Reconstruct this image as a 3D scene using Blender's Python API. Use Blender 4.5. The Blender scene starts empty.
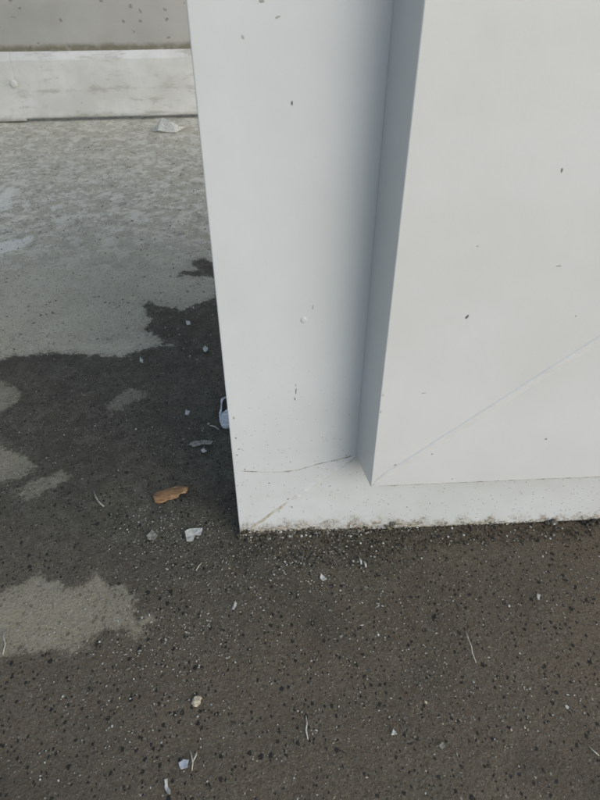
import bpy, bmesh, math, random
from mathutils import Vector, noise, Matrix

random.seed(7)
sc = bpy.context.scene
R = math.radians

# ------------------------------------------------------------------ camera
CAM_H, PITCH, YAW, FPX = 0.8, R(39.6), R(3.0), 600.0      # focal length in pixels of an 800 px tall frame
cd = bpy.data.cameras.new('camera')
cam = bpy.data.objects.new('camera', cd)
sc.collection.objects.link(cam)
cam.location = (0, 0, CAM_H)
cam.rotation_euler = (math.pi/2 - PITCH, 0, -YAW)
cd.sensor_fit = 'VERTICAL'
cd.sensor_height = 36.0
cd.sensor_width = 27.0
cd.lens = 27.0
cd.clip_start = 0.01
cd.clip_end = 500
cd.dof.use_dof = True
cd.dof.focus_distance = 0.95
cd.dof.aperture_fstop = 11
sc.camera = cam

# ------------------------------------------------------------------ sky, sun, exposure
SUN_EL, SUN_AZ = R(26), R(136)        # azimuth measured from +Y (into the picture) towards +X
w = bpy.data.worlds.new('World'); sc.world = w; w.use_nodes = True
nt = w.node_tree; nt.nodes.clear()
sky = nt.nodes.new('ShaderNodeTexSky'); sky.sky_type = 'NISHITA'
sky.sun_disc = False; sky.sun_elevation = SUN_EL; sky.sun_rotation = SUN_AZ
sky.air_density = 1.3; sky.dust_density = 1.2; sky.ozone_density = 1.0
hs = nt.nodes.new('ShaderNodeHueSaturation'); hs.inputs['Saturation'].default_value = 0.76
bg = nt.nodes.new('ShaderNodeBackground'); bg.inputs['Strength'].default_value = 0.15
wo = nt.nodes.new('ShaderNodeOutputWorld')
nt.links.new(sky.outputs[0], hs.inputs['Color']); nt.links.new(hs.outputs[0], bg.inputs['Color'])
nt.links.new(bg.outputs[0], wo.inputs['Surface'])
sl = bpy.data.lights.new('sun', 'SUN'); sl.energy = 1.4; sl.angle = R(46); sl.color = (1.0, 0.995, 0.955)
so = bpy.data.objects.new('sun', sl); sc.collection.objects.link(so)
sd = Vector((math.sin(SUN_AZ)*math.cos(SUN_EL), math.cos(SUN_AZ)*math.cos(SUN_EL), math.sin(SUN_EL)))
so.rotation_euler = sd.to_track_quat('Z', 'Y').to_euler(); so.location = sd*5
sc.view_settings.view_transform = 'Standard'
sc.view_settings.look = 'None'
sc.view_settings.gamma = 1
sc.view_settings.exposure = 0.22

# ------------------------------------------------------------------ helpers
FW = Vector((math.sin(YAW)*math.cos(PITCH), math.cos(YAW)*math.cos(PITCH), -math.sin(PITCH)))
RT = Vector((math.cos(YAW), -math.sin(YAW), 0))
UP = RT.cross(FW)
def ray(x, y): return FW + RT*((x-300)/FPX) + UP*((400-y)/FPX)
def gr(x, y, z=0.0):                      # photo pixel -> point on the ground
    r = ray(x, y); t = (z-CAM_H)/r.z
    return Vector((r.x*t, r.y*t, z))
def fr(x, y, Y):                          # photo pixel -> point on a door plane
    r = ray(x, y); t = Y/r.y
    return Vector((r.x*t, Y, CAM_H + r.z*t))
def fbm(x, y, z=0.0, o=4):
    return noise.fractal(Vector((x, y, z)), 1.0, 2.0, o)

def obj(name, verts, faces, mats, parent=None, smooth=False, idx=None):
    me = bpy.data.meshes.new(name)
    me.from_pydata([tuple(v) for v in verts], [], faces)
    for m in (mats if isinstance(mats, (list, tuple)) else [mats]): me.materials.append(m)
    if idx: me.polygons.foreach_set('material_index', idx)
    if smooth: me.polygons.foreach_set('use_smooth', [True]*len(me.polygons))
    me.update()
    o = bpy.data.objects.new(name, me); sc.collection.objects.link(o)
    if parent: o.parent = parent
    return o
def tag(o, label=None, cat=None, group=None, kind=None):
    if label: o['label'] = label
    if cat: o['category'] = cat
    if group: o['group'] = group
    if kind: o['kind'] = kind
    return o
def empty(name, loc=(0, 0, 0), rz=0):
    o = bpy.data.objects.new(name, None); sc.collection.objects.link(o)
    o.location = loc; o.rotation_euler = (0, 0, rz); o.empty_display_size = .05
    return o
def bevel(o, wdt, seg=2):
    m = o.modifiers.new('bevel', 'BEVEL'); m.width = wdt; m.segments = seg; m.limit_method = 'ANGLE'; m.angle_limit = R(35)
    m.harden_normals = False
def shade_auto(o):
    o.data.polygons.foreach_set('use_smooth', [True]*len(o.data.polygons))

# ------------------------------------------------------------------ materials
class N:
    def __init__(s, name):
        s.m = bpy.data.materials.new(name); s.m.use_nodes = True
        s.t = s.m.node_tree; s.t.nodes.clear()
        s.out = s.t.nodes.new('ShaderNodeOutputMaterial')
        s.p = s.t.nodes.new('ShaderNodeBsdfPrincipled')
        s.t.links.new(s.p.outputs[0], s.out.inputs[0])
        s.tc = s.t.nodes.new('ShaderNodeTexCoord').outputs['Object']
    def lk(s, a, b):
        if isinstance(a, (int, float)): b.default_value = a
        elif isinstance(a, tuple): b.default_value = a if len(a) != 3 or b.type == 'VECTOR' else (*a, 1)
        else: s.t.links.new(a, b)
    def noise(s, scale, detail=4, rough=.5, vec=None, dist=0.0, out='Fac'):
        n = s.t.nodes.new('ShaderNodeTexNoise'); n.inputs['Scale'].default_value = scale
        n.inputs['Detail'].default_value = detail; n.inputs['Roughness'].default_value = rough
        n.inputs['Distortion'].default_value = dist
        s.t.links.new(vec or s.tc, n.inputs['Vector']); return n.outputs[out]
    def vor(s, scale, vec=None, feature='F1', rnd=1.0, metric=None):
        n = s.t.nodes.new('ShaderNodeTexVoronoi'); n.feature = feature
        n.inputs['Scale'].default_value = scale; n.inputs['Randomness'].default_value = rnd
        s.t.links.new(vec or s.tc, n.inputs['Vector']); return n
    def math(s, op, a, b=0.0, c=None, clamp=False):
        n = s.t.nodes.new('ShaderNodeMath'); n.operation = op; n.use_clamp = clamp
        s.lk(a, n.inputs[0]); s.lk(b, n.inputs[1])
        if c is not None: s.lk(c, n.inputs[2])
        return n.outputs[0]
    def ss(s, v, lo, hi, a=0.0, b=1.0):
        n = s.t.nodes.new('ShaderNodeMapRange'); n.interpolation_type = 'SMOOTHSTEP'
        s.lk(v, n.inputs['Value']); n.inputs['From Min'].default_value = lo; n.inputs['From Max'].default_value = hi
        n.inputs['To Min'].default_value = a; n.inputs['To Max'].default_value = b
        return n.outputs[0]
    def mix(s, f, a, b, mode='MIX'):
        n = s.t.nodes.new('ShaderNodeMix'); n.data_type = 'RGBA'; n.blend_type = mode
        s.lk(f, n.inputs['Factor']); s.lk(a, n.inputs['A']) if not isinstance(a, tuple) else None
        ins = [i for i in n.inputs if i.type == 'RGBA']
        s.lk(a, ins[0]); s.lk(b, ins[1])
        return [o for o in n.outputs if o.type == 'RGBA'][0]
    def vscale(s, v, sc3):
        n = s.t.nodes.new('ShaderNodeMapping'); n.inputs['Scale'].default_value = sc3
        s.t.links.new(v, n.inputs['Vector']); return n.outputs[0]
    def warp(s, scale, amt, vec=None, detail=3):
        c = s.noise(scale, detail, .6, vec, out='Color')
        a = s.t.nodes.new('ShaderNodeVectorMath'); a.operation = 'SUBTRACT'; s.t.links.new(c, a.inputs[0]); a.inputs[1].default_value = (.5, .5, .5)
        b = s.t.nodes.new('ShaderNodeVectorMath'); b.operation = 'SCALE'; s.t.links.new(a.outputs[0], b.inputs[0]); b.inputs['Scale'].default_value = amt
        d = s.t.nodes.new('ShaderNodeVectorMath'); d.operation = 'ADD'; s.t.links.new(b.outputs[0], d.inputs[0]); s.t.links.new(vec or s.tc, d.inputs[1])
        return d.outputs[0]
    def attr(s, name):
        n = s.t.nodes.new('ShaderNodeAttribute'); n.attribute_name = name; return n.outputs['Fac']
    def sep(s, v=None):
        n = s.t.nodes.new('ShaderNodeSeparateXYZ'); s.t.links.new(v or s.tc, n.inputs[0]); return n.outputs
    def bump(s, h, dist, strength=1.0, prev=None):
        n = s.t.nodes.new('ShaderNodeBump'); n.inputs['Strength'].default_value = strength; n.inputs['Distance'].default_value = dist
        s.t.links.new(h, n.inputs['Height'])
        if prev: s.t.links.new(prev, n.inputs['Normal'])
        return n.outputs[0]
    def fin(s, col, rough, bump=None, **k):
        s.lk(col, s.p.inputs['Base Color']); s.lk(rough, s.p.inputs['Roughness'])
        if bump: s.t.links.new(bump, s.p.inputs['Normal'])
        for a, b in k.items(): s.p.inputs[a.replace('_', ' ')].default_value = b
        return s.m

def plain(name, c, rough=.7, var=.25, scale=300, c2=None, **k):
    n = N(name)
    f = n.noise(scale, 3)
    c2 = c2 or tuple(v*(1-var) for v in c)
    col = n.mix(n.ss(f, .35, .65), c, c2)
    return n.fin(col, rough, n.bump(n.noise(scale*1.7, 3), .0006, .6), **k)

def paint(name, base, grime, zg=.040, dirt=1.1, tint2=None, rough=.2):
    """old gloss paint on sheet steel: faint cloudy tone, orange peel, chips, grime along the lower edge"""
    n = N(name)
    big = n.noise(5, 4, .55)
    tint2 = tint2 or (base[0]*.93, base[1]*.935, base[2]*.92)
    col = n.mix(n.ss(big, .3, .7), base, tint2)
    # faint vertical rub marks
    rub = n.noise(60, 4, .6, n.vscale(n.tc, (1.6, 1.6, .12)))
    col = n.mix(n.ss(rub, .62, .8, 0, .10*dirt), col, (.42, .40, .36))
    # dust freckles
    wv = n.warp(220, .004)
    v = n.vor(95, wv)
    c = n.sep(v.outputs['Color'])
    sp = n.math('MULTIPLY', n.ss(v.outputs['Distance'], .06, .14, 1, 0), n.ss(c[0], .90, .93))
    patch = n.ss(n.noise(9, 3), .48, .68)
    sp = n.math('MULTIPLY', sp, patch)
    col = n.mix(n.math('MULTIPLY', sp, .55*dirt), col, (.16, .15, .13))
    z = n.sep()[2]
    # grime splashed up from the ground
    g1 = n.math('ADD', z, n.math('MULTIPLY', n.math('SUBTRACT', n.noise(45, 5, .7), .5), -zg*2.6))
    xo = n.sep()[0]
    g1 = n.math('DIVIDE', g1, n.ss(xo, .16, .42, 1.0, .52))
    g = n.ss(g1, zg*.1, zg, 1, 0)
    fleck = n.ss(n.noise(210, 4, .75), .42, .54)
    g = n.math('MULTIPLY', g, n.math('ADD', n.math('MULTIPLY', fleck, .8), .2))
    col = n.mix(g, col, n.mix(n.ss(n.noise(120, 3), .4, .6), grime, tuple(min(1, q*2.2) for q in grime)))
    halo = n.math('MULTIPLY', n.ss(z, 0.0, zg*9, 1, 0), n.ss(n.noise(28, 5, .65), .42, .75))
    col = n.mix(n.math('MULTIPLY', halo, .13*dirt), col, (.36, .33, .26))
    sp2v = n.vor(170, n.warp(300, .004)); c2 = n.sep(sp2v.outputs['Color'])
    sp2 = n.math('MULTIPLY', n.math('MULTIPLY', n.ss(sp2v.outputs['Distance'], .1, .22, 1, 0), n.ss(c2[1], .84, .87)), n.ss(z, zg, zg*11, 1, 0))
    col = n.mix(n.math('MULTIPLY', sp2, .7), col, (.14, .12, .09))
    b = n.bump(n.noise(18, 3), .0016, .45)
    b = n.bump(n.noise(420, 2), .00012, .5, b)
    b = n.bump(g, .0010, .6, b)
    r = n.math('ADD', n.math('MULTIPLY', n.math('MAXIMUM', g, n.math('MULTIPLY', sp, .7)), .4), rough)
    r = n.math('ADD', r, n.math('MULTIPLY', n.math('SUBTRACT', n.noise(14, 4), .5), .12))
    return n.fin(col, r, b)

M = {}
M['paint'] = paint('white_gloss_paint', (.600, .621, .645), (.16, .135, .10))
M['leaf_paint'] = paint('white_leaf_paint', (.598, .607, .617), (.2, .17, .13), zg=.001, dirt=.8)
M['rail_paint'] = paint('white_skirting_paint', (.46, .455, .43), (.15, .14, .11), zg=.02, dirt=1.6, rough=.5)

def far_wall():
    n = N('grey_white_wall_paint')
    col = n.mix(n.ss(n.noise(3, 5, .6), .3, .7), (.37, .365, .345), (.30, .295, .275))
    v = n.vor(26, n.warp(60, .03)); c = n.sep(v.outputs['Color'])
    sp = n.math('MULTIPLY', n.ss(v.outputs['Distance'], .08, .22, 1, 0), n.ss(c[0], .55, .6))
    col = n.mix(n.math('MULTIPLY', sp, .75), col, (.13, .12, .10))
    z = n.sep()[2]
    zz = n.math('ADD', z, n.math('MULTIPLY', n.math('SUBTRACT', n.noise(16, 5, .7), .5), .035))
    g = n.math('MULTIPLY', n.ss(zz, .300, .326, 1, 0), n.ss(n.noise(40, 4), .25, .5, .5, 1))
    col = n.mix(n.math('MULTIPLY', g, .85), col, (.13, .115, .075))
    return n.fin(col, .6, n.bump(n.noise(40, 4), .002, .4))
M['wall'] = far_wall()

def rail_mat():
    n = N('grubby_skirting_paint')
    col = n.mix(n.ss(n.noise(4, 5, .65), .35, .65), (.60, .60, .59), (.50, .497, .48))
    st = n.noise(9, 5, .7, n.vscale(n.tc, (.5, 1, 2.2)))
    col = n.mix(n.ss(st, .52, .66, 0, .5), col, (.24, .225, .185))
    v = n.vor(40, n.warp(90, .03)); c = n.sep(v.outputs['Color'])
    sp = n.math('MULTIPLY', n.ss(v.outputs['Distance'], .05, .2, 1, 0), n.ss(c[0], .8, .84))
    col = n.mix(n.math('MULTIPLY', sp, .5), col, (.12, .11, .09))
    z = n.sep()[2]
    zz = n.math('ADD', z, n.math('MULTIPLY', n.math('SUBTRACT', n.noise(12, 5, .7), .5), .05))
    col = n.mix(n.ss(zz, .0, .035, .7, 0), col, (.17, .155, .12))
    return n.fin(col, .55, n.bump(n.noise(22, 4), .003, .4))
M['rail'] = rail_mat()

def seam_mat(name, a, b, scale=70, lo=.42, hi=.62):
    n = N(name)
    f = n.ss(n.noise(scale, 5, .65), lo, hi)
    col = n.mix(f, a, b)
    return n.fin(col, .55, n.bump(n.noise(300, 3), .0005, .6))
M['seam'] = seam_mat('painted_weld', (.595, .61, .62), (.53, .535, .53), 60, .45, .75)
M['leaf_seam'] = seam_mat('leaf_weld_paint', (.585, .592, .602), (.545, .550, .555), 40, .40, .75)
M['rust_seam'] = seam_mat('rust_stained_weld', (.56, .56, .53), (.40, .365, .29), 110, .38, .60)
M['crack'] = plain('crack_dirt_and_hem_shade', (.20, .18, .15), .9, .5, 400, c2=(.42, .40, .36))  # dirt in the cracks; also colours the painted shade line on the leaf's hem
M['gap'] = plain('dark_gap', (.03, .03, .03), .9)
M['chip'] = plain('bare_metal_chip', (.19, .18, .165), .7, .4)
M['graze'] = plain('paint_graze', (.40, .40, .38), .6)
M['white_chip'] = plain('white_paint_flake', (.52, .52, .49), .6, .35, 200)
M['pale_chip'] = plain('pale_grit', (.30, .29, .25), .8, .5, 250)
M['dull_chip'] = plain('dull_grit', (.13, .125, .11), .85, .4, 250)
M['beige'] = plain('beige_crumb', (.50, .44, .33), .85, .45, 250)
M['blue_plastic'] = plain('bluish_plastic', (.40, .43, .49), .35, .25, 160)
M['clear_plastic'] = plain('cloudy_plastic', (.60, .63, .67), .3, .4, 160)
M['mud'] = plain('brown_crumbs', (.085, .066, .045), .95, .5, 220)
M['black_grit'] = plain('black_grit', (.022, .02, .018), .6, .4, 220)
M['strand'] = plain('pale_fibre', (.42, .40, .35), .7, .2)
M['moss'] = plain('dry_moss', (.17, .16, .10), .95, .45, 260)

def leaf_mat():
    n = N('dead_leaf')
    st = n.noise(160, 4, .6, n.vscale(n.tc, (.35, 1.6, 1)))
    col = n.mix(n.ss(st, .35, .65), (.27, .155, .070), (.15, .080, .038))
    col = n.mix(n.ss(n.noise(70, 4), .54, .7, 0, .75), col, (.42, .27, .14))
    return n.fin(col, .6, n.bump(st, .0007, .7))
M['leaf'] = leaf_mat()

# ------------------------------------------------------------------ ground: concrete, dry above and wet below
def ground_mat():
    n = N('worn_concrete')
    P = n.tc
    dryf = n.attr('dry'); tone = n.attr('tone'); dust = n.attr('dust'); brown = n.attr('brown'); scale_ = n.attr('scale')
    mott = n.noise(7, 6, .62); mid = n.noise(36, 6, .72); fine = n.noise(340, 3, .8); grain = n.noise(120, 4, .75)
    # ragged tide line
    wob = n.math('MULTIPLY', n.math('SUBTRACT', mid, .5), .050)
    wob2 = n.math('MULTIPLY', n.math('SUBTRACT', grain, .5), .020)
    wob3 = n.math('MULTIPLY', n.math('SUBTRACT', mott, .5), .030)
    edge = n.math('ADD', n.math('ADD', wob, wob2), wob3)
    dry = n.math('ADD', n.ss(n.math('ADD', dryf, edge), -.0050, .0050, 0, .70), n.ss(n.math('ADD', dryf, edge), -.020, .034, 0, .30))
    wet = n.mix(n.ss(mott, .3, .7), (.076, .069, .050), (.053, .048, .035))
    wet = n.mix(n.ss(mid, .46, .66, 0, .6), wet, (.125, .117, .093))
    wet = n.mix(n.ss(mid, .32, .47, .6, 0), wet, (.032, .031, .026))
    wet = n.mix(n.math('MULTIPLY', brown, n.ss(mott, .25, .6, .55, 1)), wet, (.122, .094, .066))
    dryc = n.mix(n.ss(mott, .3, .7), (.43, .398, .305), (.345, .318, .242))
    dryc = n.mix(n.ss(mid, .5, .72, 0, .5), dryc, (.48, .465, .41))
    dryc = n.mix(n.ss(mid, .26, .44, .5, 0), dryc, (.23, .222, .19))
    # whitish flaking scale towards the wall, in small angular pieces and cloudy islands
    dryc = n.mix(n.math('MULTIPLY', dust, .45), dryc, (.56, .535, .46))
    blot = n.noise(15, 7, .8, dist=.4); blot2 = n.noise(23, 7, .82, dist=.3)
    dryc = n.mix(n.math('MULTIPLY', n.ss(blot, .49, .55, 0, .85), n.ss(dust, 0, .55)), dryc, (.69, .655, .57))
    dryc = n.mix(n.math('MULTIPLY', n.ss(blot2, .38, .47, .9, 0), n.ss(dust, 0, .4)), dryc, (.235, .225, .19))
    wv = n.warp(28, .035, detail=2)
    for sc_, thr, amt, c in ((30, .50, .6, (.70, .69, .64)), (62, .60, .6, (.74, .73, .68)), (40, .66, .60, (.20, .193, .165))):
        v = n.vor(sc_, wv, rnd=1.0); cc = n.sep(v.outputs['Color'])
        m = n.math('MULTIPLY', n.ss(v.outputs['Distance'], .22, .44, 1, 0), n.ss(n.math('ADD', cc[0], n.math('MULTIPLY', n.math('SUBTRACT', mott, .5), .9)), thr, thr+.14))
        m = n.math('MULTIPLY', m, n.ss(grain, .36, .56))
        m = n.math('MULTIPLY', m, n.ss(dust, .02, .65))
        dryc = n.mix(n.math('MULTIPLY', m, amt), dryc, c)
    sm = n.math('MULTIPLY', n.ss(n.math('ADD', scale_, edge), -.006, .010), n.ss(grain, .30, .50, .35, 1))
    dryc = n.mix(n.math('MULTIPLY', sm, .85), dryc, (.72, .70, .64))
    dryc = n.mix(n.math('MULTIPLY', brown, .75), dryc, (.40, .345, .245))
    midc = n.mix(.30, wet, dryc)
    dcol = n.mix(tone, midc, dryc)
    col = n.mix(dry, wet, dcol)
    dg = n.math('MULTIPLY', dry, n.ss(tone, .1, 1, .22, 1))
    # fine grain
    col = n.mix(n.ss(grain, .54, .70, 0, .5), col, n.mix(dg, (.15, .14, .115), (.54, .52, .44)))
    col = n.mix(n.ss(grain, .30, .46, .45, 0), col, n.mix(dg, (.030, .029, .025), (.23, .222, .19)))
    col = n.mix(n.ss(fine, .52, .70, 0, .75), col, n.mix(dg, (.19, .18, .15), (.62, .60, .52)))
    col = n.mix(n.ss(fine, .30, .46, .65, 0), col, n.mix(dg, (.020, .019, .017), (.18, .175, .15)))
    # dark pits and stones in three sizes
    pits = None; pw = n.vscale(n.warp(230, .0042, detail=1), (1.0, .78, 1))
    dens = n.ss(n.noise(9, 4, .6), .34, .62, 0, .30)
    for scale, thr, r0, r1, ws in ((66, .56, .10, .24, 160), (100, .34, .10, .28, 260), (165, .34, .12, .32, 420)):
        v = n.vor(scale, pw)
        c = n.sep(v.outputs['Color'])
        rr = n.math('ADD', n.math('MULTIPLY', c[1], r1-r0), r0)
        e = n.math('SUBTRACT', rr, v.outputs['Distance'])
        m = n.math('MULTIPLY', n.ss(e, -.02, .05), n.math('GREATER_THAN', n.math('ADD', c[0], dens), thr+.15))
        pits = m if pits is None else n.math('MAXIMUM', pits, m)
    pitamt = n.math('MULTIPLY', pits, n.math('SUBTRACT', .92, n.math('MULTIPLY', dry, n.math('ADD', .42, n.math('MULTIPLY', dust, .4)))))
    col = n.mix(pitamt, col, n.mix(dg, (.0125, .012, .011), (.11, .106, .09)))
    big = n.noise(3.1, 4, .6)
    col = n.mix(n.math('MULTIPLY', n.ss(big, .50, .66, 0, .42), n.math('SUBTRACT', 1.0, dry)), col, (.036, .033, .026))
    # pale grains in two sizes
    gm = None
    for scale, thr, r1 in ((150, .955, .24), (300, .93, .28)):
        v = n.vor(scale, pw); c = n.sep(v.outputs['Color'])
        m = n.math('MULTIPLY', n.ss(v.outputs['Distance'], r1*.5, r1, 1, 0), n.math('GREATER_THAN', n.math('ADD', c[0], n.math('MULTIPLY', n.math('SUBTRACT', mott, .5), .25)), thr))
        gm = m if gm is None else n.math('MAXIMUM', gm, m)
    col = n.mix(n.math('MULTIPLY', gm, .8), col, n.mix(dg, (.30, .285, .24), (.66, .645, .59)))
    # faint scuffs
    s_ = n.noise(1.0, 3, .6, n.vscale(n.warp(5, .06), (12, 120, 1)))
    col = n.mix(n.ss(s_, .70, .76, 0, .35), col, n.mix(dry, (.16, .155, .135), (.42, .41, .37)))
    h = n.math('ADD', n.math('MULTIPLY', fine, .45), n.math('MULTIPLY', grain, 1.0))
    b = n.bump(h, .0034, .9)
    rough = n.math('SUBTRACT', n.math('ADD', n.math('MULTIPLY', dry, .28), .60), n.math('MULTIPLY', pits, .12))
    return n.fin(col, rough, b, Specular_IOR_Level=.25)
M['ground'] = ground_mat()

def sdf(poly, x, y):                     # signed distance, positive inside
    best = 1e9; inside = False; k = len(poly)
    for i in range(k):
        ax, ay = poly[i]; bx, by = poly[(i+1) % k]
        ex, ey = bx-ax, by-ay; wx, wy = x-ax, y-ay
        t = max(0, min(1, (wx*ex+wy*ey)/(ex*ex+ey*ey+1e-12)))
        dx, dy = wx-ex*t, wy-ey*t; dd = dx*dx+dy*dy
        if dd < best: best = dd
        if (ay > y) != (by > y) and x < ex*(y-ay)/(by-ay+1e-15)+ax: inside = not inside
    return math.sqrt(best)*(1 if inside else -1)

def gp(pts): return [tuple(gr(*p)[:2]) for p in pts]
DRY = [
 (gp([(-150,90),(330,90),(330,262),(212,262),(206,258),(190,261),(194,267),(204,270),(182,271),(180,275),(214,277),(218,296),
      (205,300),(190,307),(180,311),(175,307),(160,306),(147,300),(144,308),(153,318),(145,325),(144,331),(158,337),(171,345),
      (150,346),(138,351),(125,357),(100,356),(60,352),(30,354),(0,358),(-150,362)]), 1.0),
 (gp([(-60,600),(0,592),(22,583),(38,569),(48,582),(75,588),(100,576),(110,583),(126,592),(132,608),(149,622),(142,634),(125,627),
      (105,628),(90,640),(78,649),(50,651),(20,653),(-60,668)]), .36),
 (gp([(-60,372),(0,380),(15,386),(24,394),(12,406),(0,411),(-60,416)]), .18),
 (gp([(-60,440),(5,446),(20,454),(37,464),(28,476),(0,480),(-60,480)]), .18),
 (gp([(20,489),(45,478),(62,470),(70,476),(50,489),(34,500),(22,497)]), .10),
 (gp([(106,404),(124,390),(150,386),(142,399),(122,405),(112,412)]), .12),
]
WHITE = [gp([(-20,212),(-4,200),(6,187),(14,186),(18,194),(10,200),(12,208),(2,211)]),
         gp([(-20,250),(-4,244),(8,240),(22,239),(31,234),(35,240),(24,247),(12,251),(-4,254)]),
         gp([(18,214),(24,202),(32,197),(33,207),(25,215)])]
def line(lo, hi, n): return [lo+(hi-lo)*i/n for i in range(n+1)]
xs = [-40, -15, -6, -3.2, -2.2, -1.75] + line(-1.5, .9, 200) + [1.1, 1.6, 2.6, 5, 15, 40]
ys = [-40, -15, -5, -2, -.7, -.25] + line(0, 3.3, 270) + [3.6, 4.5, 8, 18, 40]
a_scale = []
gv, gf, a_dry, a_tone, a_dust, a_brown = [], [], [], [], [], []
bbs = [(min(p[0] for p in po)-.08, max(p[0] for p in po)+.08, min(p[1] for p in po)-.08, max(p[1] for p in po)+.08) for po, _ in DRY]
def lerp01(v, a, b): return max(0, min(1, (v-a)/(b-a)))
for y in ys:
    for x in xs:
        z = 0.0
        if -1.6 < x < 1.0 and 0 <= y <= 3.3:
            z = -.0012 + .0016*fbm(x*9, y*9)
            if .55 < y < .75 and -.1 < x < 1: z = min(z, -.0004)
        gv.append((x, y, z))
        best, tn = -.2, 0.0
        for (po, t), bb in zip(DRY, bbs):
            if bb[0] < x < bb[1] and bb[2] < y < bb[3]:
                s = sdf(po, x, y)
                if s > best: best, tn = s, t
        if y > 3.25 or (y > 1.6 and (x < -1.4 or x > .3)): best, tn = .2, 1.0
        a_dry.append(max(-.2, min(.2, best))); a_tone.append(tn)
        sw = -.2
        if -1.3 < x < -.5 and 1.2 < y < 2.4:
            for q, po in enumerate(WHITE): sw = max(sw, sdf(po, x, y) - (.012 if q == 2 else 0))
        a_scale.append(sw)
        a_dust.append(lerp01(y + .14*fbm(x*2, y*2, 3), 1.35, 2.6))
        a_brown.append(max(lerp01(x + .10*fbm(x*3, y*3, 9) - .25*(y-.4), -.05, .32)*.9, lerp01(.80-y+.12*fbm(x*4, y*4, 2), .05, .40)*.75))
nx = len(xs)
for j in range(len(ys)-1):
    for i in range(nx-1):
        a = j*nx+i; gf.append((a, a+1, a+1+nx, a+nx))
ground = obj('ground', gv, gf, M['ground'], smooth=True)
for nm, arr in (('dry', a_dry), ('tone', a_tone), ('dust', a_dust), ('brown', a_brown), ('scale', a_scale)):
    at_ = ground.data.attributes.new(nm, 'FLOAT', 'POINT'); at_.data.foreach_set('value', arr)
tag(ground, kind='structure')

# ------------------------------------------------------------------ far wall with skirting rail
wall = empty('wall', (-1.26, 3.094, 0), math.atan2(.038, .915))
tag(wall, 'grubby grey-white wall with a low steel skirting rail at the far edge of the concrete', 'wall')
def box(name, x0, x1, y0, y1, z0, z1, mat, parent, bev=.002, nx_=1, warp=0):
    vs, fs = [], []
    X = line(x0, x1, nx_)
    for i, x in enumerate(X):
        o = warp*fbm(x*3, 1.7)
        vs += [(x, y0+o, z0), (x, y1, z0), (x, y1, z1), (x, y0+o, z1)]
    for i in range(nx_):
        a, b = i*4, i*4+4
        fs += [(a+k, a+(k+1) % 4, b+(k+1) % 4, b+k)[::-1] for k in range(4)]
    fs += [(0, 1, 2, 3)[::-1][::-1], (nx_*4+3, nx_*4+2, nx_*4+1, nx_*4)]
    o = obj(name, vs, fs, mat, parent)
    bm = bmesh.new(); bm.from_mesh(o.data); bmesh.ops.recalc_face_normals(bm, faces=bm.faces); bm.to_mesh(o.data); bm.free()
    if bev: bevel(o, bev)
    return o
box('wall_panel', -1.2, 3.4, .020, .10, .26, 1.9, M['wall'], wall, .002, 20, .002)
def skirting(x0, x1, y0, z0, z1, n_):
    vs, fs = [], []
    for x in line(x0, x1, n_):
        o = .004*fbm(x*3, 1.7)
        vs += [(x, y0+o+.05, z0), (x, y0+o+.003, z0), (x, y0+o, z0+.004), (x, y0+o, z1-.034), (x, y0+o+.004, z1-.028), (x, .021, z1), (x, .03, z1)]
    for i in range(n_):
        for k in range(6): a = i*7+k; fs.append((a, a+7, a+8, a+1))
    fs += [(0, 1, 2, 3, 4, 5, 6), tuple(n_*7+k for k in range(7))[::-1]]
    return obj('skirting_rail', vs, fs, M['rail'], wall)
skirting(.1255, 3.4, .002, .014, .292, 30)
skirting(-1.2, .125, -.002, .004, .292, 10)
# round bolt head painted over, near the joint
def disc(name, c, r, h, mat, parent, axis='Y', seg=20, dome=.5):
    vs = [(0, -h, 0)]; fs = []
    prof = [(r*.75, -h), (r*.95, -h*.7), (r, 0)]
    for rr, yy in prof:
        for k in range(seg):
            a = 2*math.pi*k/seg; vs.append((rr*math.cos(a), yy, rr*math.sin(a)))
    for k in range(seg):
        fs.append((0, 1+k, 1+(k+1) % seg))
        for q in range(2):
            a = 1+q*seg; fs.append((a+k, a+seg+k, a+seg+(k+1) % seg, a+(k+1) % seg))
    if axis == 'Z': vs = [(x, z, -y) for x, y, z in vs]
    o = obj(name, [Vector(v)+Vector(c) for v in vs], fs, mat, parent, smooth=True)
    bm = bmesh.new(); bm.from_mesh(o.data); bmesh.ops.recalc_face_normals(bm, faces=bm.faces); bm.to_mesh(o.data); bm.free()
    return o
bolt = disc('bolt_head', (.112, -.002, .165), .015, .003, M['rail'], wall)
disc('washer_rim', (.112, -.0015, .165), .019, .001, M['rail'], bolt)
# peeled ring mark on the wall panel above the rail
vs, fs = [], []
for k in range(15):
    a = R(-70 + 200*k/14); r1, r2 = .026, .026+.004*math.sin(math.pi*k/14)+.0008
    for rr in (r1, r2): vs.append((.735+rr*math.cos(a), .0205, .400+rr*math.sin(a)))
for k in range(14): fs.append((2*k, 2*k+1, 2*k+3, 2*k+2))
ring = obj('peeled_mark', vs, fs, M['chip'], wall)
ring.modifiers.new('solid', 'SOLIDIFY').thickness = .0012

# ------------------------------------------------------------------ the steel door in its mitred frame
Y0 = .6228
LX, FW_, FH, TOP = -.066, .1811, .1756, 2.02        # frame: left edge, post width, rail height, top
door = empty('steel_door', (LX, Y0, 0))
tag(door, 'white painted steel door in a mitred steel frame, its foot dirty, standing on the wet concrete', 'door')
L0 = Vector((LX, Y0, 0))
def loc(v): return Vector(v) - L0
def zm(x): return max(0.0, min(FH+.03, (x-LX)*FH/FW_))
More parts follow.
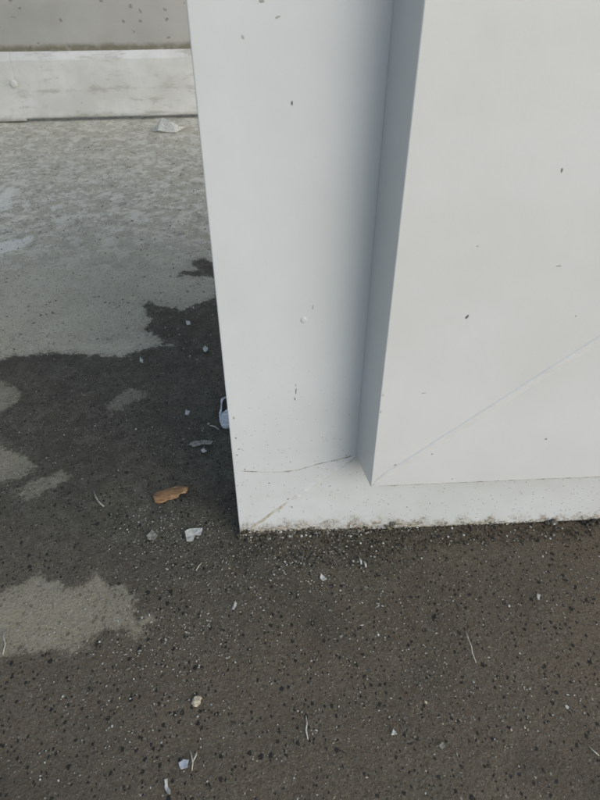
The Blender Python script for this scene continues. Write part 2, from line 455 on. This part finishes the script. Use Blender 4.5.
# frame post: outer return and flat face, cut on the mitre at its foot
prof = [(LX+.004, Y0+.13), (LX, Y0+.126), (LX, Y0+.06), (LX, Y0+.002), (LX, Y0+.0011), (LX+.0003, Y0+.0003), (LX+.0011, Y0), (LX+.002, Y0)]
prof += [(x, Y0) for x in line(LX+.006, LX+FW_+.03, 24)] + [(LX+FW_+.03, Y0+.05)]
zs_t = [0, .002, .006, .012, .025, .045, .07, .1, .15, .2, .3, .4, .5, .65, .8, 1, 1.3, 1.6, TOP]
vs, fs = [], []
for x, y in prof:
    z0 = zm(x)
    for t in zs_t:
        z = z0 + (TOP-z0)*t/TOP
        vs.append(loc((x, y, z)))
nz = len(zs_t)
for i in range(len(prof)-1):
    for j in range(nz-1):
        a = i*nz+j; fs.append((a, a+nz, a+nz+1, a+1))
post = obj('frame_post', vs, fs, M['paint'], door, smooth=True)
# frame bottom rail: flat face cut on the mitre, returning underneath
cols = line(LX, LX+FW_+.03, 34) + line(.18, 1.25, 50)
vs, fs = [], []
for x in cols:
    jit = .0009*fbm(x*60, 3.3)
    zt = max(zm(x), .0016+jit)
    pr = [(Y0+.11, .001), (Y0+.0015, .0002+jit), (Y0, .0015+jit)]
    pr += [(Y0, .0015+jit+(zt-.0015-jit)*k/4) for k in range(1, 5)] + [(Y0+.05, zt)]
    vs += [loc((x, y, z)) for y, z in pr]
nr = 8
for i in range(len(cols)-1):
    for j in range(nr-1):
        a = i*nr+j; fs.append((a, a+nr, a+nr+1, a+1))
rail = obj('frame_rail', vs, fs, M['paint'], door)
bm = bmesh.new(); bm.from_mesh(rail.data)
bmesh.ops.remove_doubles(bm, verts=bm.verts, dist=.00005); bm.to_mesh(rail.data); bm.free()

# leaf standing proud of the frame: stile and bottom rail of folded sheet, mitred at 45 degrees
leaf = obj('door_leaf', [loc((.19, Y0-.012, .23)), loc((1.2, Y0-.012, .23)), loc((1.2, Y0-.012, 1.98)), loc((.19, Y0-.012, 1.98))],
           [(0, 1, 2, 3)], M['leaf_paint'], door)
leaf.modifiers.new('solid', 'SOLIDIFY').thickness = .006
YL = .566
PX, PZ = .1290, .1685
SX = .1151                              # the folded side flares a little towards the frame
def prism(name, front, back, mat, parent, bev):
    n_ = len(front); vs = [loc(v) for v in front]+[loc(v) for v in back]
    fs = [tuple(range(n_)), tuple(range(2*n_-1, n_-1, -1))]
    fs += [(k, k+n_, (k+1) % n_+n_, (k+1) % n_) for k in range(n_)]
    o = obj(name, vs, fs, mat, parent)
    bm = bmesh.new(); bm.from_mesh(o.data); bmesh.ops.recalc_face_normals(bm, faces=bm.faces); bm.to_mesh(o.data); bm.free()
    bevel(o, bev, 3); return o
SL = .942
DX, DZ = .75, PZ+(.75-PX)*SL
YB = Y0-.0005
stile = prism('leaf_stile', [(PX, YL, PZ), (DX, YL, DZ), (DX, YL, 1.98), (PX, YL, 1.98)],
              [(SX-.0005, YB, PZ+.0075), (DX, YB, DZ), (DX, YB, 1.98), (SX-.0005, YB, 1.98)], M['leaf_paint'], leaf, .0011)
lrail = prism('leaf_rail', [(PX+.0004, YL, PZ), (1.18, YL, PZ+.004), (1.18, YL, DZ), (DX+.0004, YL, DZ)],
              [(PX+.0004, YB, PZ+.007), (1.18, YB, PZ+.011), (1.18, YB, DZ), (DX+.0004, YB, DZ)], M['leaf_paint'], leaf, .0004)

def ribbon(name, pts, wid, prof_, mat, parent, yf=None, jw=.25, jh=.3, seed=0, step=.002):
    """raised bead following pts (x, z) on the sheet; prof_ = [(across -1..1, height)]"""
    P = []
    for (a, b) in zip(pts[:-1], pts[1:]):
        a, b = Vector(a), Vector(b); k = max(1, int((b-a).length/step))
        P += [a.lerp(b, i/k) for i in range(k)]
    P.append(Vector(pts[-1]))
    vs, fs = [], []; m = len(prof_)
    for i, p in enumerate(P):
        t = (P[min(i+1, len(P)-1)]-P[max(i-1, 0)]).normalized(); nrm = Vector((-t.y, t.x))
        w_ = wid*(1+jw*2*fbm(p.x*90+seed, p.y*90)); e = min(1, .25+min(i, len(P)-1-i)/8)
        off = .0009*fbm(p.x*70, p.y*70, seed+4)*min(1, wid/.002)*min(1, jw*4)
        for q, hh in prof_:
            x, z = p.x+nrm.x*(q*w_*e+off), p.y+nrm.y*(q*w_*e+off)
            y = (yf(x) if yf else Y0) - hh*e*(1+jh*2*fbm(p.x*140+q, p.y*140, seed+2))
            vs.append(loc((x, y, z)))
    for i in range(len(P)-1):
        for j in range(m-1):
            a = i*m+j; fs.append((a, a+1, a+1+m, a+m))
    return obj(name, vs, fs, mat, parent, smooth=True)
# weld along the frame mitre: brown-stained near the ground, cleaner above
ribbon('weld_seam', [(-.055, .010), (-.03, .034), (-.008, .056), (.014, .078)], .0030,
       [(-1, -.0003), (-.6, .0009), (-.1, .0015), (.4, .0009), (1, -.0003)], M['rust_seam'], door, seed=1)
ribbon('weld_seam', [(.016, .080), (.05, .1125), (.085, .1465), (.1145, .175)], .0052,
       [(-1, -.0003), (-.6, .0010), (-.1, .0015), (.4, .0009), (1, -.0003)], M['seam'], door, seed=5)
# paint crack across the foot of the post
ck = [fr(*p, Y0) for p in ((240, 471), (262, 472), (282, 472), (298, 470), (318, 464), (340, 459), (356, 455))]
ribbon('paint_crack', [(v.x, v.z) for v in ck], .00055, [(-1, .0001), (0, .0004), (1, .0001)], M['crack'], post, jw=.9, seed=11, step=.0015)
# mitre seam of the leaf: filled groove with a soft upper lip
def sz(x): return PZ+.003+(x-PX)*SL
ribbon('weld_seam', [(x, sz(x)) for x in (PX+.003, .2, .3, .42, .56, .74)], .0050,
       [(-1.3, -.0002), (-.9, .0005), (-.5, .0006), (-.1, .0008), (.3, .0013), (.75, .0015), (1.0, .0006), (1.3, -.0002)], M['leaf_seam'], leaf,
       yf=lambda x: YL, jw=.03, jh=.06, seed=21, step=.004)
# dirty hairline on the upper lip of that seam, broken up
for a, b, s_ in ((.136, .150, 3), (.158, .164, 5), (.186, .192, 4), (.262, .272, 6)):
    z = lambda x: sz(x)+.0046
    ribbon('seam_dirt', [(a, z(a)), ((a+b)/2, z((a+b)/2)), (b, z(b))], .0004, [(-1, .0004), (0, .0014), (1, .0004)], M['crack'], leaf,
           yf=lambda x: YL, jw=.9, seed=s_)

# dark strip painting in the hairline of shade where the leaf's lower hem is folded
ribbon('hem_shade_line', [(PX+.012, PZ+.0009), (.3, PZ+.0018), (.5, PZ+.0023), (1.1, PZ+.0042)], .0005, [(-1, .0001), (0, .0003), (1, .0001)], M['crack'], leaf,
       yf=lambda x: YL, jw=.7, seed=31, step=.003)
# paint chips, grazes and a paint blob on the sheet
def chip(px, py, w_, h_, ang, Y, mat, parent, name='paint_chip', th=.0004):
    c = fr(px, py, Y); k = 9; vs = []
    for q in range(k):
        a = 2*math.pi*q/k; rr = .75+.5*random.random()
        x, z = w_/2*rr*math.cos(a), h_/2*rr*math.sin(a)
        vs.append(loc((c.x+x*math.cos(ang)-z*math.sin(ang), Y-.0001, c.z+x*math.sin(ang)+z*math.cos(ang))))
    vs2 = [v+Vector((0, -th, 0))-(v-loc((c.x, Y, c.z)))*.2 for v in vs]
    fs = [tuple(range(k, 2*k))] + [(q, (q+1) % k, (q+1) % k+k, q+k) for q in range(k)]
    return obj(name, vs+vs2, fs, mat, parent)
for px, py, w_, h_, a, where, mt in (
    (292, 103, .0022, .0045, 0, 'p', 'chip'), (296, 391, .0010, .011, -.1, 'p', 'chip'), (295, 399, .0013, .006, .1, 'p', 'chip'),
    (467, 317, .0030, .0065, -.5, 'l', 'chip'), (562, 170, .0015, .0045, .1, 'l', 'chip'), (559, 266, .0060, .0018, 0, 'l', 'graze'),
    (478, 246, .0018, .0018, 0, 'l', 'graze'), (546, 439, .0030, .0020, .4, 'l', 'chip'),
    (452, 479, .0022, .0012, 0, 'l', 'chip'), (576, 316, .0016, .0016, 0, 'l', 'graze'), 
    (243, 37, .0020, .0035, .4, 'p', 'graze'), (262, 1, .0055, .0030, 0, 'p', 'graze'), (278, 17, .005, .0015, .3, 'p', 'graze'),
    (239, 449, .0060, .0018, .4, 'p', 'graze'), (237, 455, .0040, .0016, .1, 'p', 'chip'), (269, 483, .0028, .0022, 0, 'p', 'chip'),
    (292, 507, .0018, .0050, .4, 'p', 'chip'), (288, 499, .0040, .0015, .8, 'p', 'chip'), (245, 469, .0035, .0010, 0, 'p', 'chip'),
    (388, 504, .0018, .0018, 0, 'p', 'chip'), (407, 507, .0025, .0014, 0, 'p', 'chip'), (446, 523, .0080, .0030, .1, 'p', 'moss'),
    (533, 494, .0018, .0010, 0, 'p', 'chip'), (580, 512, .0040, .0012, 0, 'p', 'chip'), (514, 509, .0055, .0010, 0, 'p', 'graze'),
    (296, 385, .0008, .004, 0, 'p', 'graze'), (313, 307, .0010, .0075, 0, 'p', 'graze'), (424, 393, .0060, .001, .1, 'l', 'graze'), (383, 395, .0022, .003, 0, 'l', 'graze'),
    (381, 412, .0016, .0045, 0, 'l', 'graze'), (234, 418, .0025, .0045, 0, 'p', 'graze'), (236, 438, .0018, .003, 0, 'p', 'chip'),
    (395, 465, .0050, .0012, .7, 'l', 'chip'), (432, 454, .0030, .0010, .7, 'l', 'chip'), (330, 486, .0035, .0012, .2, 'p', 'graze'), (345, 497, .0030, .0016, 0, 'p', 'graze')):
    chip(px, py, w_, h_, a, Y0 if where == 'p' else YL, M[mt], post if where == 'p' else leaf)
blob = disc('paint_blob', loc(fr(304, 320, Y0)), .0040, .0009, M['paint'], post)

# ------------------------------------------------------------------ loose things on the ground
def solid_poly(pts, th, z0=.0006, curl=0.0, tilt=0.0):
    """thin irregular flake from ground points; curls up at its ends"""
    c = sum((Vector(p) for p in pts), Vector((0, 0)))/len(pts)
    k = len(pts); vs = []
    L = max((Vector(p)-c).length for p in pts)
    for q in pts:
        d_ = Vector(q)-c
        vs.append((q[0], q[1], z0+curl*(d_.length/L)**2+tilt*d_.y/L+abs(tilt)))
    top = [(v[0], v[1], v[2]+th) for v in vs]
    base = vs+top+[(c.x, c.y, z0+th*1.1+abs(tilt)), (c.x, c.y, z0+abs(tilt))]
    fs = [((q+1) % k, q, 2*k+1) for q in range(k)]+[(q+k, (q+1) % k+k, 2*k) for q in range(k)]
    fs += [(q, (q+1) % k, (q+1) % k+k, q+k) for q in range(k)]
    return base, fs
def thing_mesh(name, vs, fs, mat, label, cat, group=None, smooth=False, rel=True):
    c = Vector((sum(v[0] for v in vs)/len(vs), sum(v[1] for v in vs)/len(vs), 0))
    o = obj(name, [Vector(v)-c for v in vs], fs, mat, smooth=smooth); o.location = c
    return tag(o, label, cat, group)
def flake(name, pix, mat, label, cat='flake', th=.0012, curl=.0015, tilt=0.0, group=None):
    pts = [tuple(gr(*p)[:2]) for p in pix][::-1]
    out = []
    for a, b in zip(pts, pts[1:]+pts[:1]):
        a, b = Vector(a), Vector(b); out.append(tuple(a))
        m = a.lerp(b, random.uniform(.35, .65)); dl = (b-a).length
        out.append((m.x+random.uniform(-.07, .07)*dl, m.y+random.uniform(-.07, .07)*dl))
    vs, fs = solid_poly(out, th, curl=curl, tilt=tilt)
    return thing_mesh(name, vs, fs, M[mat], label, cat, group)
def tube_verts(path, rads, seg=6):
    vs, fs = [], []
    for i, p in enumerate(path):
        p = Vector(p); t = (Vector(path[min(i+1, len(path)-1)])-Vector(path[max(i-1, 0)])).normalized()
        a = t.cross(Vector((0, 0, 1)));  a = a.normalized() if a.length > .1 else Vector((1, 0, 0)); b = a.cross(t)
        for k in range(seg):
            an = 2*math.pi*k/seg; vs.append(p+(a*math.cos(an)+b*math.sin(an))*rads[i])
    for i in range(len(path)-1):
        for k in range(seg):
            q = i*seg; fs.append((q+k, q+(k+1) % seg, q+seg+(k+1) % seg, q+seg+k))
    fs.append(tuple(range(seg))[::-1]); e = (len(path)-1)*seg; fs.append(tuple(range(e, e+seg)))
    return vs, fs
def strand(name, pix, r, mat, label, cat, group=None, lift=.002):
    n_ = len(pix)
    path = [gr(x, y)+Vector((0, 0, r+lift*math.sin(math.pi*i/(n_-1)))) for i, (x, y) in enumerate(pix)]
    vs, fs = tube_verts(path, [r*(.5+.5*math.sin(math.pi*(i+.6)/(n_+.2))) for i in range(n_)])
    return thing_mesh(name, vs, fs, M[mat], label, cat, group, smooth=True)

# brown curled dead leaf
def dead_leaf():
    a, b = gr(154, 500), gr(188, 489); ax = (b-a); L = ax.length; ax.normalize(); cr = Vector((-ax.y, ax.x, 0))
    nu, nv = 22, 10; vs, fs = [], []
    for i in range(nu+1):
        u = i/nu
        wd = .0150*(min(1, .62+u*3))*(1 if u < .78 else max(.10, 1-((u-.78)/.22)**1.3*.85))
        wd *= 1+.10*fbm(u*7, 2)
        for j in range(nv+1):
            v = j/nv*2-1
            cut = .0
            if v < -.2 and .62 < u < .90: cut = .35*math.sin((u-.62)/.28*math.pi)
            vv = v*(1-cut) if v < 0 else v
            z = .0010+.0062*(1-abs(vv)**2.2)*(.75+.25*math.sin(u*math.pi)) + .0012*fbm(u*6, v*2, 5) + .0012*(u > .8)*(u-.8)*5
            if v < -.55: z += .0026*(-v-.55)
            p = a + ax*(u*L) + cr*(vv*wd + .0015*math.sin(u*5)); vs.append((p.x, p.y, max(.0004, z)))
    for i in range(nu):
        for j in range(nv):
            q = i*(nv+1)+j; fs.append((q, q+nv+1, q+nv+2, q+1))
    o = thing_mesh('dead_leaf', vs, fs, M['leaf'], 'small curled brown dead leaf on the wet concrete left of the door frame', 'leaf', smooth=True)
    m = o.modifiers.new('solid', 'SOLIDIFY'); m.thickness = .0007; m.offset = -1
    p0 = gr(187, 489)-o.location
    path = [p0+Vector((-.004, -.001, .004)), p0+Vector((.003, .0005, .003)), p0+Vector((.009, .003, .0015))]
    sv, sf = tube_verts(path, [.0010, .0008, .0005]); obj('leaf_stalk', sv, sf, M['mud'], o, smooth=True)
dead_leaf()

# folded paper scrap at the foot of the wall
def paper():
    P = [gr(152, 132), gr(163, 132), gr(175, 133), gr(186, 129), gr(164, 131)]
    a, b, c_, d_, _ = P
    apex = gr(163, 131)+Vector((.004, .0, .058)); tip = gr(186, 129)+Vector((0, -.01, .012)); mid = gr(170, 131)+Vector((.01, -.012, .045))
    vs = [a+Vector((0, 0, .002)), apex, gr(166, 133)+Vector((0, 0, .004)), mid, gr(176, 133)+Vector((0, 0, .002)), tip,
          gr(158, 133)+Vector((0, 0, .012)), gr(180, 131)+Vector((0, -.005, .022))]
    fs = [(0, 6, 1), (6, 2, 1), (1, 2, 3), (2, 4, 3), (3, 4, 7), (4, 5, 7), (1, 3, 7)]
    o = thing_mesh('paper_scrap', vs, fs, M['white_chip'], 'folded white paper scrap propped against the foot of the far wall', 'paper')
    s = o.modifiers.new('sub', 'SUBSURF'); s.subdivision_type = 'SIMPLE'; s.levels = s.render_levels = 1
    m = o.modifiers.new('solid', 'SOLIDIFY'); m.thickness = .0012
paper()

# bluish plastic loop half hidden by the frame
def clip():
    c = gr(226, 428)
    root = empty('plastic_clip', c); tag(root, 'cloudy bluish plastic loop peeking out from behind the left edge of the door frame', 'clip')
    path = []
    oval = []
    for k in range(25):
        a = 2*math.pi*k/24
        x = 6.6*math.cos(a); y = -14*math.sin(a)
        if abs(y) > 0: x = math.copysign(abs(math.cos(a))**.75*6.6, math.cos(a))
        oval.append(gr(226.3+.6*math.sin(5*a)+x*.85+(y*-.02), 414.5+y)-c+Vector((0, 0, .005+.004*math.sin(a))))
    vs, fs = tube_verts(oval, [.0021+.0008*math.sin(k*1.7) for k in range(25)], 8); obj('loop', vs, fs, M['clear_plastic'], root, smooth=True)
    pts = [gr(x, y)[:2] for x, y in ((220.5, 416), (219.5, 422), (222, 428), (227, 429), (232, 425), (234, 415), (229, 410), (225, 413))][::-1]
    v2, f2 = solid_poly([tuple(p) for p in pts], .004, z0=.002)
    obj('tab', [Vector(v)-c for v in v2], f2, M['clear_plastic'], root)
    pts = [gr(x, y)[:2] for x, y in ((220, 401), (220.5, 411), (231, 411), (231, 401))][::-1]
    v2, f2 = solid_poly([tuple(p) for p in pts], .002, z0=.001)
    obj('insert', [Vector(v)-c for v in v2], f2, M['black_grit'], root)
clip()
strand('plastic_sliver', [(210, 426), (215, 428), (219, 430)], .0012, 'white_chip', 'thin white sliver beside the plastic loop at the frame edge', 'sliver', lift=.003)

flake('paper_bit', [(185, 533), (190, 530), (203, 530), (201, 536), (195, 535), (193, 542), (187, 543)], 'white_chip',
      'torn white bent bit below the brown leaf, nearest the frame corner', 'scrap', curl=.004)
flake('paper_bit', [(147, 536), (152, 531), (158, 536), (154, 541), (148, 540)], 'pale_chip', 'small dull pale bit below the brown leaf, left of the torn white bit', 'scrap', curl=.002)
flake('plastic_bit', [(179, 764), (184, 760), (189, 761), (188, 768), (181, 770)], 'blue_plastic', 'small bluish plastic bit beside a pale forked twig', 'plastic bit', th=.002)
fk = strand('forked_twig', [(192, 771), (193, 764), (192, 757), (190, 751)], .0009, 'strand', 'pale forked twig beside the bluish plastic bit', 'twig')
vs_, fs_ = tube_verts([gr(193, 762)-fk.location+Vector((0, 0, .0025)), gr(196, 757)-fk.location+Vector((0, 0, .003)), gr(197, 752)-fk.location+Vector((0, 0, .0015))], [.001, .001, .0006])
obj('twig_branch', vs_, fs_, M['strand'], fk, smooth=True)
flake('paint_flake', [(165, 781), (168, 780), (168, 787), (171, 791), (170, 796), (167, 793), (165, 788)], 'white_chip', 'curved white flake near the bottom edge, below the bluish bit', curl=.004)
strand('wood_sliver', [(94, 492), (96, 498), (99, 503), (104, 507)], .0017, 'pale_chip', 'pale curved sliver left of the brown leaf', 'sliver')
strand('white_thread', [(466, 633), (468, 640), (471, 648), (472, 654), (476, 663)], .0008, 'white_chip', 'long thin white thread on the wet concrete right of centre', 'thread', lift=.003)
strand('dry_twig', [(5, 630), (4, 638), (6, 645), (3, 655)], .0010, 'strand', 'pale dry twig on the dry patch at the left edge', 'twig')
flake('grey_scrap', [(189, 446), (194, 442), (203, 441), (213, 443), (211, 446), (202, 445), (193, 448)], 'pale_chip', 'thin grey curved scrap on wet concrete just left of the frame edge', 'scrap', curl=.004)
flake('white_chip', [(201, 451), (204, 449), (207, 452), (204, 454)], 'white_chip', 'small white chip under the grey curved scrap', 'chip', th=.0014, curl=.002)
flake('white_chip', [(186, 411), (190, 412), (189, 416), (185, 415)], 'white_chip', 'small white chip above and left of the grey curved scrap', 'chip', th=.0014, curl=.002)
for px, lb in (((360.5, 562), 'left one of two pale seeds lying side by side just below the door frame'), ((365, 565), 'right one of two pale seeds lying side by side just below the door frame')):
    strand('pale_seed', [(px[0]-1.2, px[1]-3), (px[0]+.3, px[1]), (px[0]+.8, px[1]+3)], .0018, 'white_chip', lb, 'seed', 'pair of pale seeds below the frame', lift=.001)
flake('white_chip', [(321, 575), (324, 577), (327, 580), (323, 582), (320, 579)], 'white_chip', 'white angular chip below the frame, left of the pair of seeds', 'chip', th=.0014, curl=.002)
flake('white_chip', [(232, 610), (235, 603), (237, 604), (234, 611)], 'white_chip', 'small white stick-like chip below the frame corner', 'chip', th=.0014, curl=.002)
flake('white_chip', [(391, 736), (393, 730), (397, 735)], 'white_chip', 'white triangular chip low in the picture, below centre', 'chip', th=.0014, curl=.002)
flake('white_chip', [(439, 746), (442, 743), (445, 747), (441, 750)], 'pale_chip', 'pale round chip low in the picture, right of the triangular one', 'chip', th=.0014, curl=.002)
strand('pale_fibre', [(306, 716), (307, 724), (306, 731), (308, 740)], .0009, 'white_chip', 'short upright white fibre low in the middle of the picture', 'fibre')
flake('white_chip', [(537, 595), (540, 596), (539, 601), (537, 600)], 'white_chip', 'pale chip on the wet concrete under the right part of the door', 'chip', th=.002)
strand('pale_fibre', [(589, 747), (593, 752), (599, 756)], .0009, 'strand', 'pale fibre at the right edge near the bottom corner', 'fibre')
strand('pale_fibre', [(196, 571), (199, 567), (202, 563)], .0009, 'strand', 'short pale fibre lying left of the frame corner', 'fibre')
flake('white_chip', [(186, 322), (190, 322), (191, 325), (187, 326)], 'white_chip', 'small pale chip on the wet tongue beside the frame edge', 'chip', th=.0016, curl=.002)
flake('white_chip', [(203, 349), (205, 347), (208, 349), (206, 353), (204, 352)], 'white_chip', 'small pale chip close to the frame edge above the plastic loop', 'chip', th=.0014, curl=.002)
flake('white_chip', [(140, 358), (143, 360), (143, 364), (140, 362)], 'white_chip', 'small white chip just under the tide line of the dry concrete', 'chip', th=.0014, curl=.002)

# dried sprig growing out of the dirt line, and a dirt lump further right
def sprig():
    b = fr(391, 527, Y0-.002); b.z = 0
    root = empty('dried_sprig', b); tag(root, 'tiny dried grey sprig leaning on the foot of the door frame', 'sprig')
    for k, (dx, dz, r) in enumerate(((-.010, .012, .0042), (-.001, .020, .0017), (.003, .022, .0016), (.007, .019, .0014))):
        path = [Vector((0, 0, 0)), Vector((dx*.3, -.001, dz*.5)), Vector((dx, -.0005, dz))]
        vs, fs = tube_verts(path, [.0012, r*.8, r*.5]); obj('sprig_stem', vs, fs, M['moss'] if k == 0 else M['dull_chip'], root, smooth=True)
sprig()
def lump(c, r, sq=1.0, n=1, seed=0):
    bm = bmesh.new(); bmesh.ops.create_icosphere(bm, subdivisions=n, radius=r)
    for v in bm.verts:
        s = 1+.55*fbm(v.co.x/r*.9+seed*3.7, v.co.y/r*.9, v.co.z/r*.9+seed)
        v.co = Vector((v.co.x*s, v.co.y*s, v.co.z*s*sq))+Vector(c)
    vs = [v.co.copy() for v in bm.verts]; fs = [tuple(v.index for v in f.verts) for f in bm.faces]; bm.free(); return vs, fs
c_ = gr(196, 703); vs, fs = lump((c_.x, c_.y, .002), .0062, .55, 2, 3); v2, f2 = lump((c_.x+.003, c_.y+.004, .002), .0045, .6, 2, 6)
fs += [tuple(i+len(vs) for i in f) for f in f2]; vs += v2
thing_mesh('stone_crumb', vs, fs, M['beige'], 'beige crumbly lump on the wet concrete in the lower left', 'crumb')
cc = fr(555, 519, Y0-.004)
vs, fs = lump((cc.x, cc.y, .005), .0060, .8, 2, 4); v2, f2 = lump((cc.x-.009, cc.y, .003), .0042, .8, 2, 7)
fs += [tuple(i+len(vs) for i in f) for f in f2]; vs += v2
thing_mesh('dirt_lump', vs, fs, M['dull_chip'], 'brown dirt lump stuck at the foot of the frame towards the right', 'dirt lump')
cc = fr(556, 519, Y0-.009); vs, fs = lump((cc.x, cc.y, .006), .0022, .9, 1, 9)
thing_mesh('pale_grain', vs, fs, M['white_chip'], 'pale grain sitting on the brown dirt lump at the foot of the frame', 'grain')

# uncountable crumbs along the foot of the frame
V, F, I = [], [], []
mats = [M['mud'], M['dull_chip'], M['pale_chip'], M['white_chip'], M['black_grit'], M['moss']]
def add_lump(c, r, sq, mi, n=1):
    v, f = lump(c, r, sq, n, random.random()*50); o_ = len(V)
    V.extend(v); F.extend([tuple(i+o_ for i in q) for q in f]); I.extend([mi]*len(f))
for k in range(900):                    # crust of mud and peeled paint stuck on the face of the rail
    x = LX+.001 + (.19*random.random() if random.random() < .7 else .66*random.random())
    hgt = (.0125 if x < .08 else .0075 if x < .16 else .0045)*max(.15, .6+1.2*fbm(x*34, 7.0))
    r = random.choice((.0006, .0009, .0013, .0018))*(1 if x < .14 else .7)
    add_lump((x, Y0-r*.15, random.random()**1.3*hgt), r, random.uniform(.5, 1), random.choices(range(6), (48, 16, 10, 10, 10, 6))[0])
for k in range(6500):
    x = LX-.003 + (.22*random.random() if random.random() < .6 else .67*random.random())
    if random.random() > .12+1.5*max(0, .22+fbm(x*26, 5.0)+(.12 if x < .12 else -.06)): continue
    near = 1-lerp01(x, .10, .25)*.45
    y = Y0 - abs(random.gauss(0, .0042*near*(1+fbm(x*18, 8.0)))) - .0002
    r = random.choice((.0004, .0006, .0008, .0010, .0014, .0023))*near*random.uniform(.7, 1.25)
    lift = max(0, .5+1.3*fbm(x*30, 2.0))
    z = r*.3 + (random.random()**1.5*.0135*near*lift if Y0-y < .0026 else 0)
    mi = random.choices(range(6), (44, 26, 12, 6, 12, 6))[0]
    add_lump((x, y, z), r, random.uniform(.4, .9), mi, 1 if r > .0008 else 0 or 1)
for k in range(26):                     # the dark mound at the right edge
    x = random.uniform(.505, .60); add_lump((x, Y0-.004-random.random()*.006, .001+lerp01(x, .50, .58)*.010*random.random()), random.uniform(.002, .0045), .7, random.choice((0, 4, 0)))
for cx, cy, sp, cnt in ((305, 556, 14, 170), (270, 548, 12, 90), (345, 548, 18, 130), (400, 545, 22, 110), (450, 536, 25, 80), (240, 552, 12, 60), (520, 536, 25, 110), (360, 560, 30, 90), (480, 533, 60, 200), (400, 538, 60, 160), (570, 530, 30, 120)):
    for k in range(cnt):
        p = gr(random.gauss(cx, sp), random.gauss(cy, 5.5))
        if p.y > Y0-.003 and p.x > LX-.003: continue
        r = random.choice((.0006, .0008, .0011, .0016, .0021)); add_lump((p.x, p.y, r*.2), r, random.uniform(.35, .7), random.choices(range(6), (46, 20, 7, 4, 26, 3))[0])
tag(obj('dirt_crumbs', V, F, mats, idx=I), 'line of brown and white dirt crumbs along the foot of the door frame', 'dirt', kind='stuff')

# uncountable pale chips and dark grit over the concrete
V, F, I = [], [], []
mats = [M['white_chip'], M['pale_chip'], M['dull_chip'], M['black_grit'], M['beige']]
def add_flat(c, ln, wd, th, ang, mi):
    k = random.choice((4, 5, 6)); o_ = len(V); ca, sa = math.cos(ang), math.sin(ang); tl = random.uniform(-.25, .25)
    rs = [random.uniform(.65, 1.15) for _ in range(k)]
    for zt, s in ((0, 1.0), (th, .8)):
        for q in range(k):
            a = 2*math.pi*q/k; x = ln/2*rs[q]*s*math.cos(a); y = wd/2*rs[q]*s*math.sin(a)
            V.append((c[0]+x*ca-y*sa, c[1]+x*sa+y*ca, max(.0001, c[2]+zt+tl*x)))
    F.append(tuple(range(o_+k, o_+2*k))); I.append(mi)
    for q in range(k): F.append((o_+q, o_+(q+1) % k, o_+(q+1) % k+k, o_+q+k)); I.append(mi)
clusters = [(215, 600, 60, 260), (330, 640, 70, 170), (180, 545, 35, 170), (130, 650, 45, 130), (165, 530, 30, 150), (300, 575, 45, 160), (185, 640, 35, 120), (400, 570, 60, 90), (480, 600, 60, 120),
            (540, 700, 70, 120), (300, 740, 80, 150), (80, 740, 60, 110), (100, 430, 60, 120), (190, 440, 25, 50), (440, 700, 60, 130),
            (310, 560, 25, 110), (420, 640, 50, 90), (50, 400, 50, 60), (150, 700, 30, 60), (560, 580, 30, 60)]
for cx, cy, s, cnt in clusters:
    for k in range(int(cnt*2.4)):
        x, y = random.gauss(cx, s), random.gauss(cy, s*.55)
        if y < 365 or y > 830: continue
        p = gr(x, y)
        if p.y > Y0-.004 and p.x > LX-.01: continue
        big = random.random() < .03
        ln = random.uniform(.003, .0065) if big else abs(random.gauss(.0016, .0009))+.0007
        mi = random.choices((0, 1, 2, 4), (20, 36, 36, 6))[0]
        add_flat((p.x, p.y, -.0003), ln, ln*random.uniform(.22, .85), random.uniform(.0003, .0009), random.random()*6.3, mi)
for k in range(700):                     # grit on the dry part
    x, y = random.uniform(-60, 240), random.uniform(128, 360)
    p = gr(x, y); ln = abs(random.gauss(.004, .002))+.0015
    add_flat((p.x, p.y, -.0002), ln*(1+(p.y-1)*.3), ln*.6, .0015, random.random()*6.3, random.choices((0, 1, 2, 3), (12, 50, 28, 4))[0])
tag(obj('ground_grit', V, F, mats, idx=I), 'pale chips and grit scattered over the concrete', 'grit', kind='stuff')
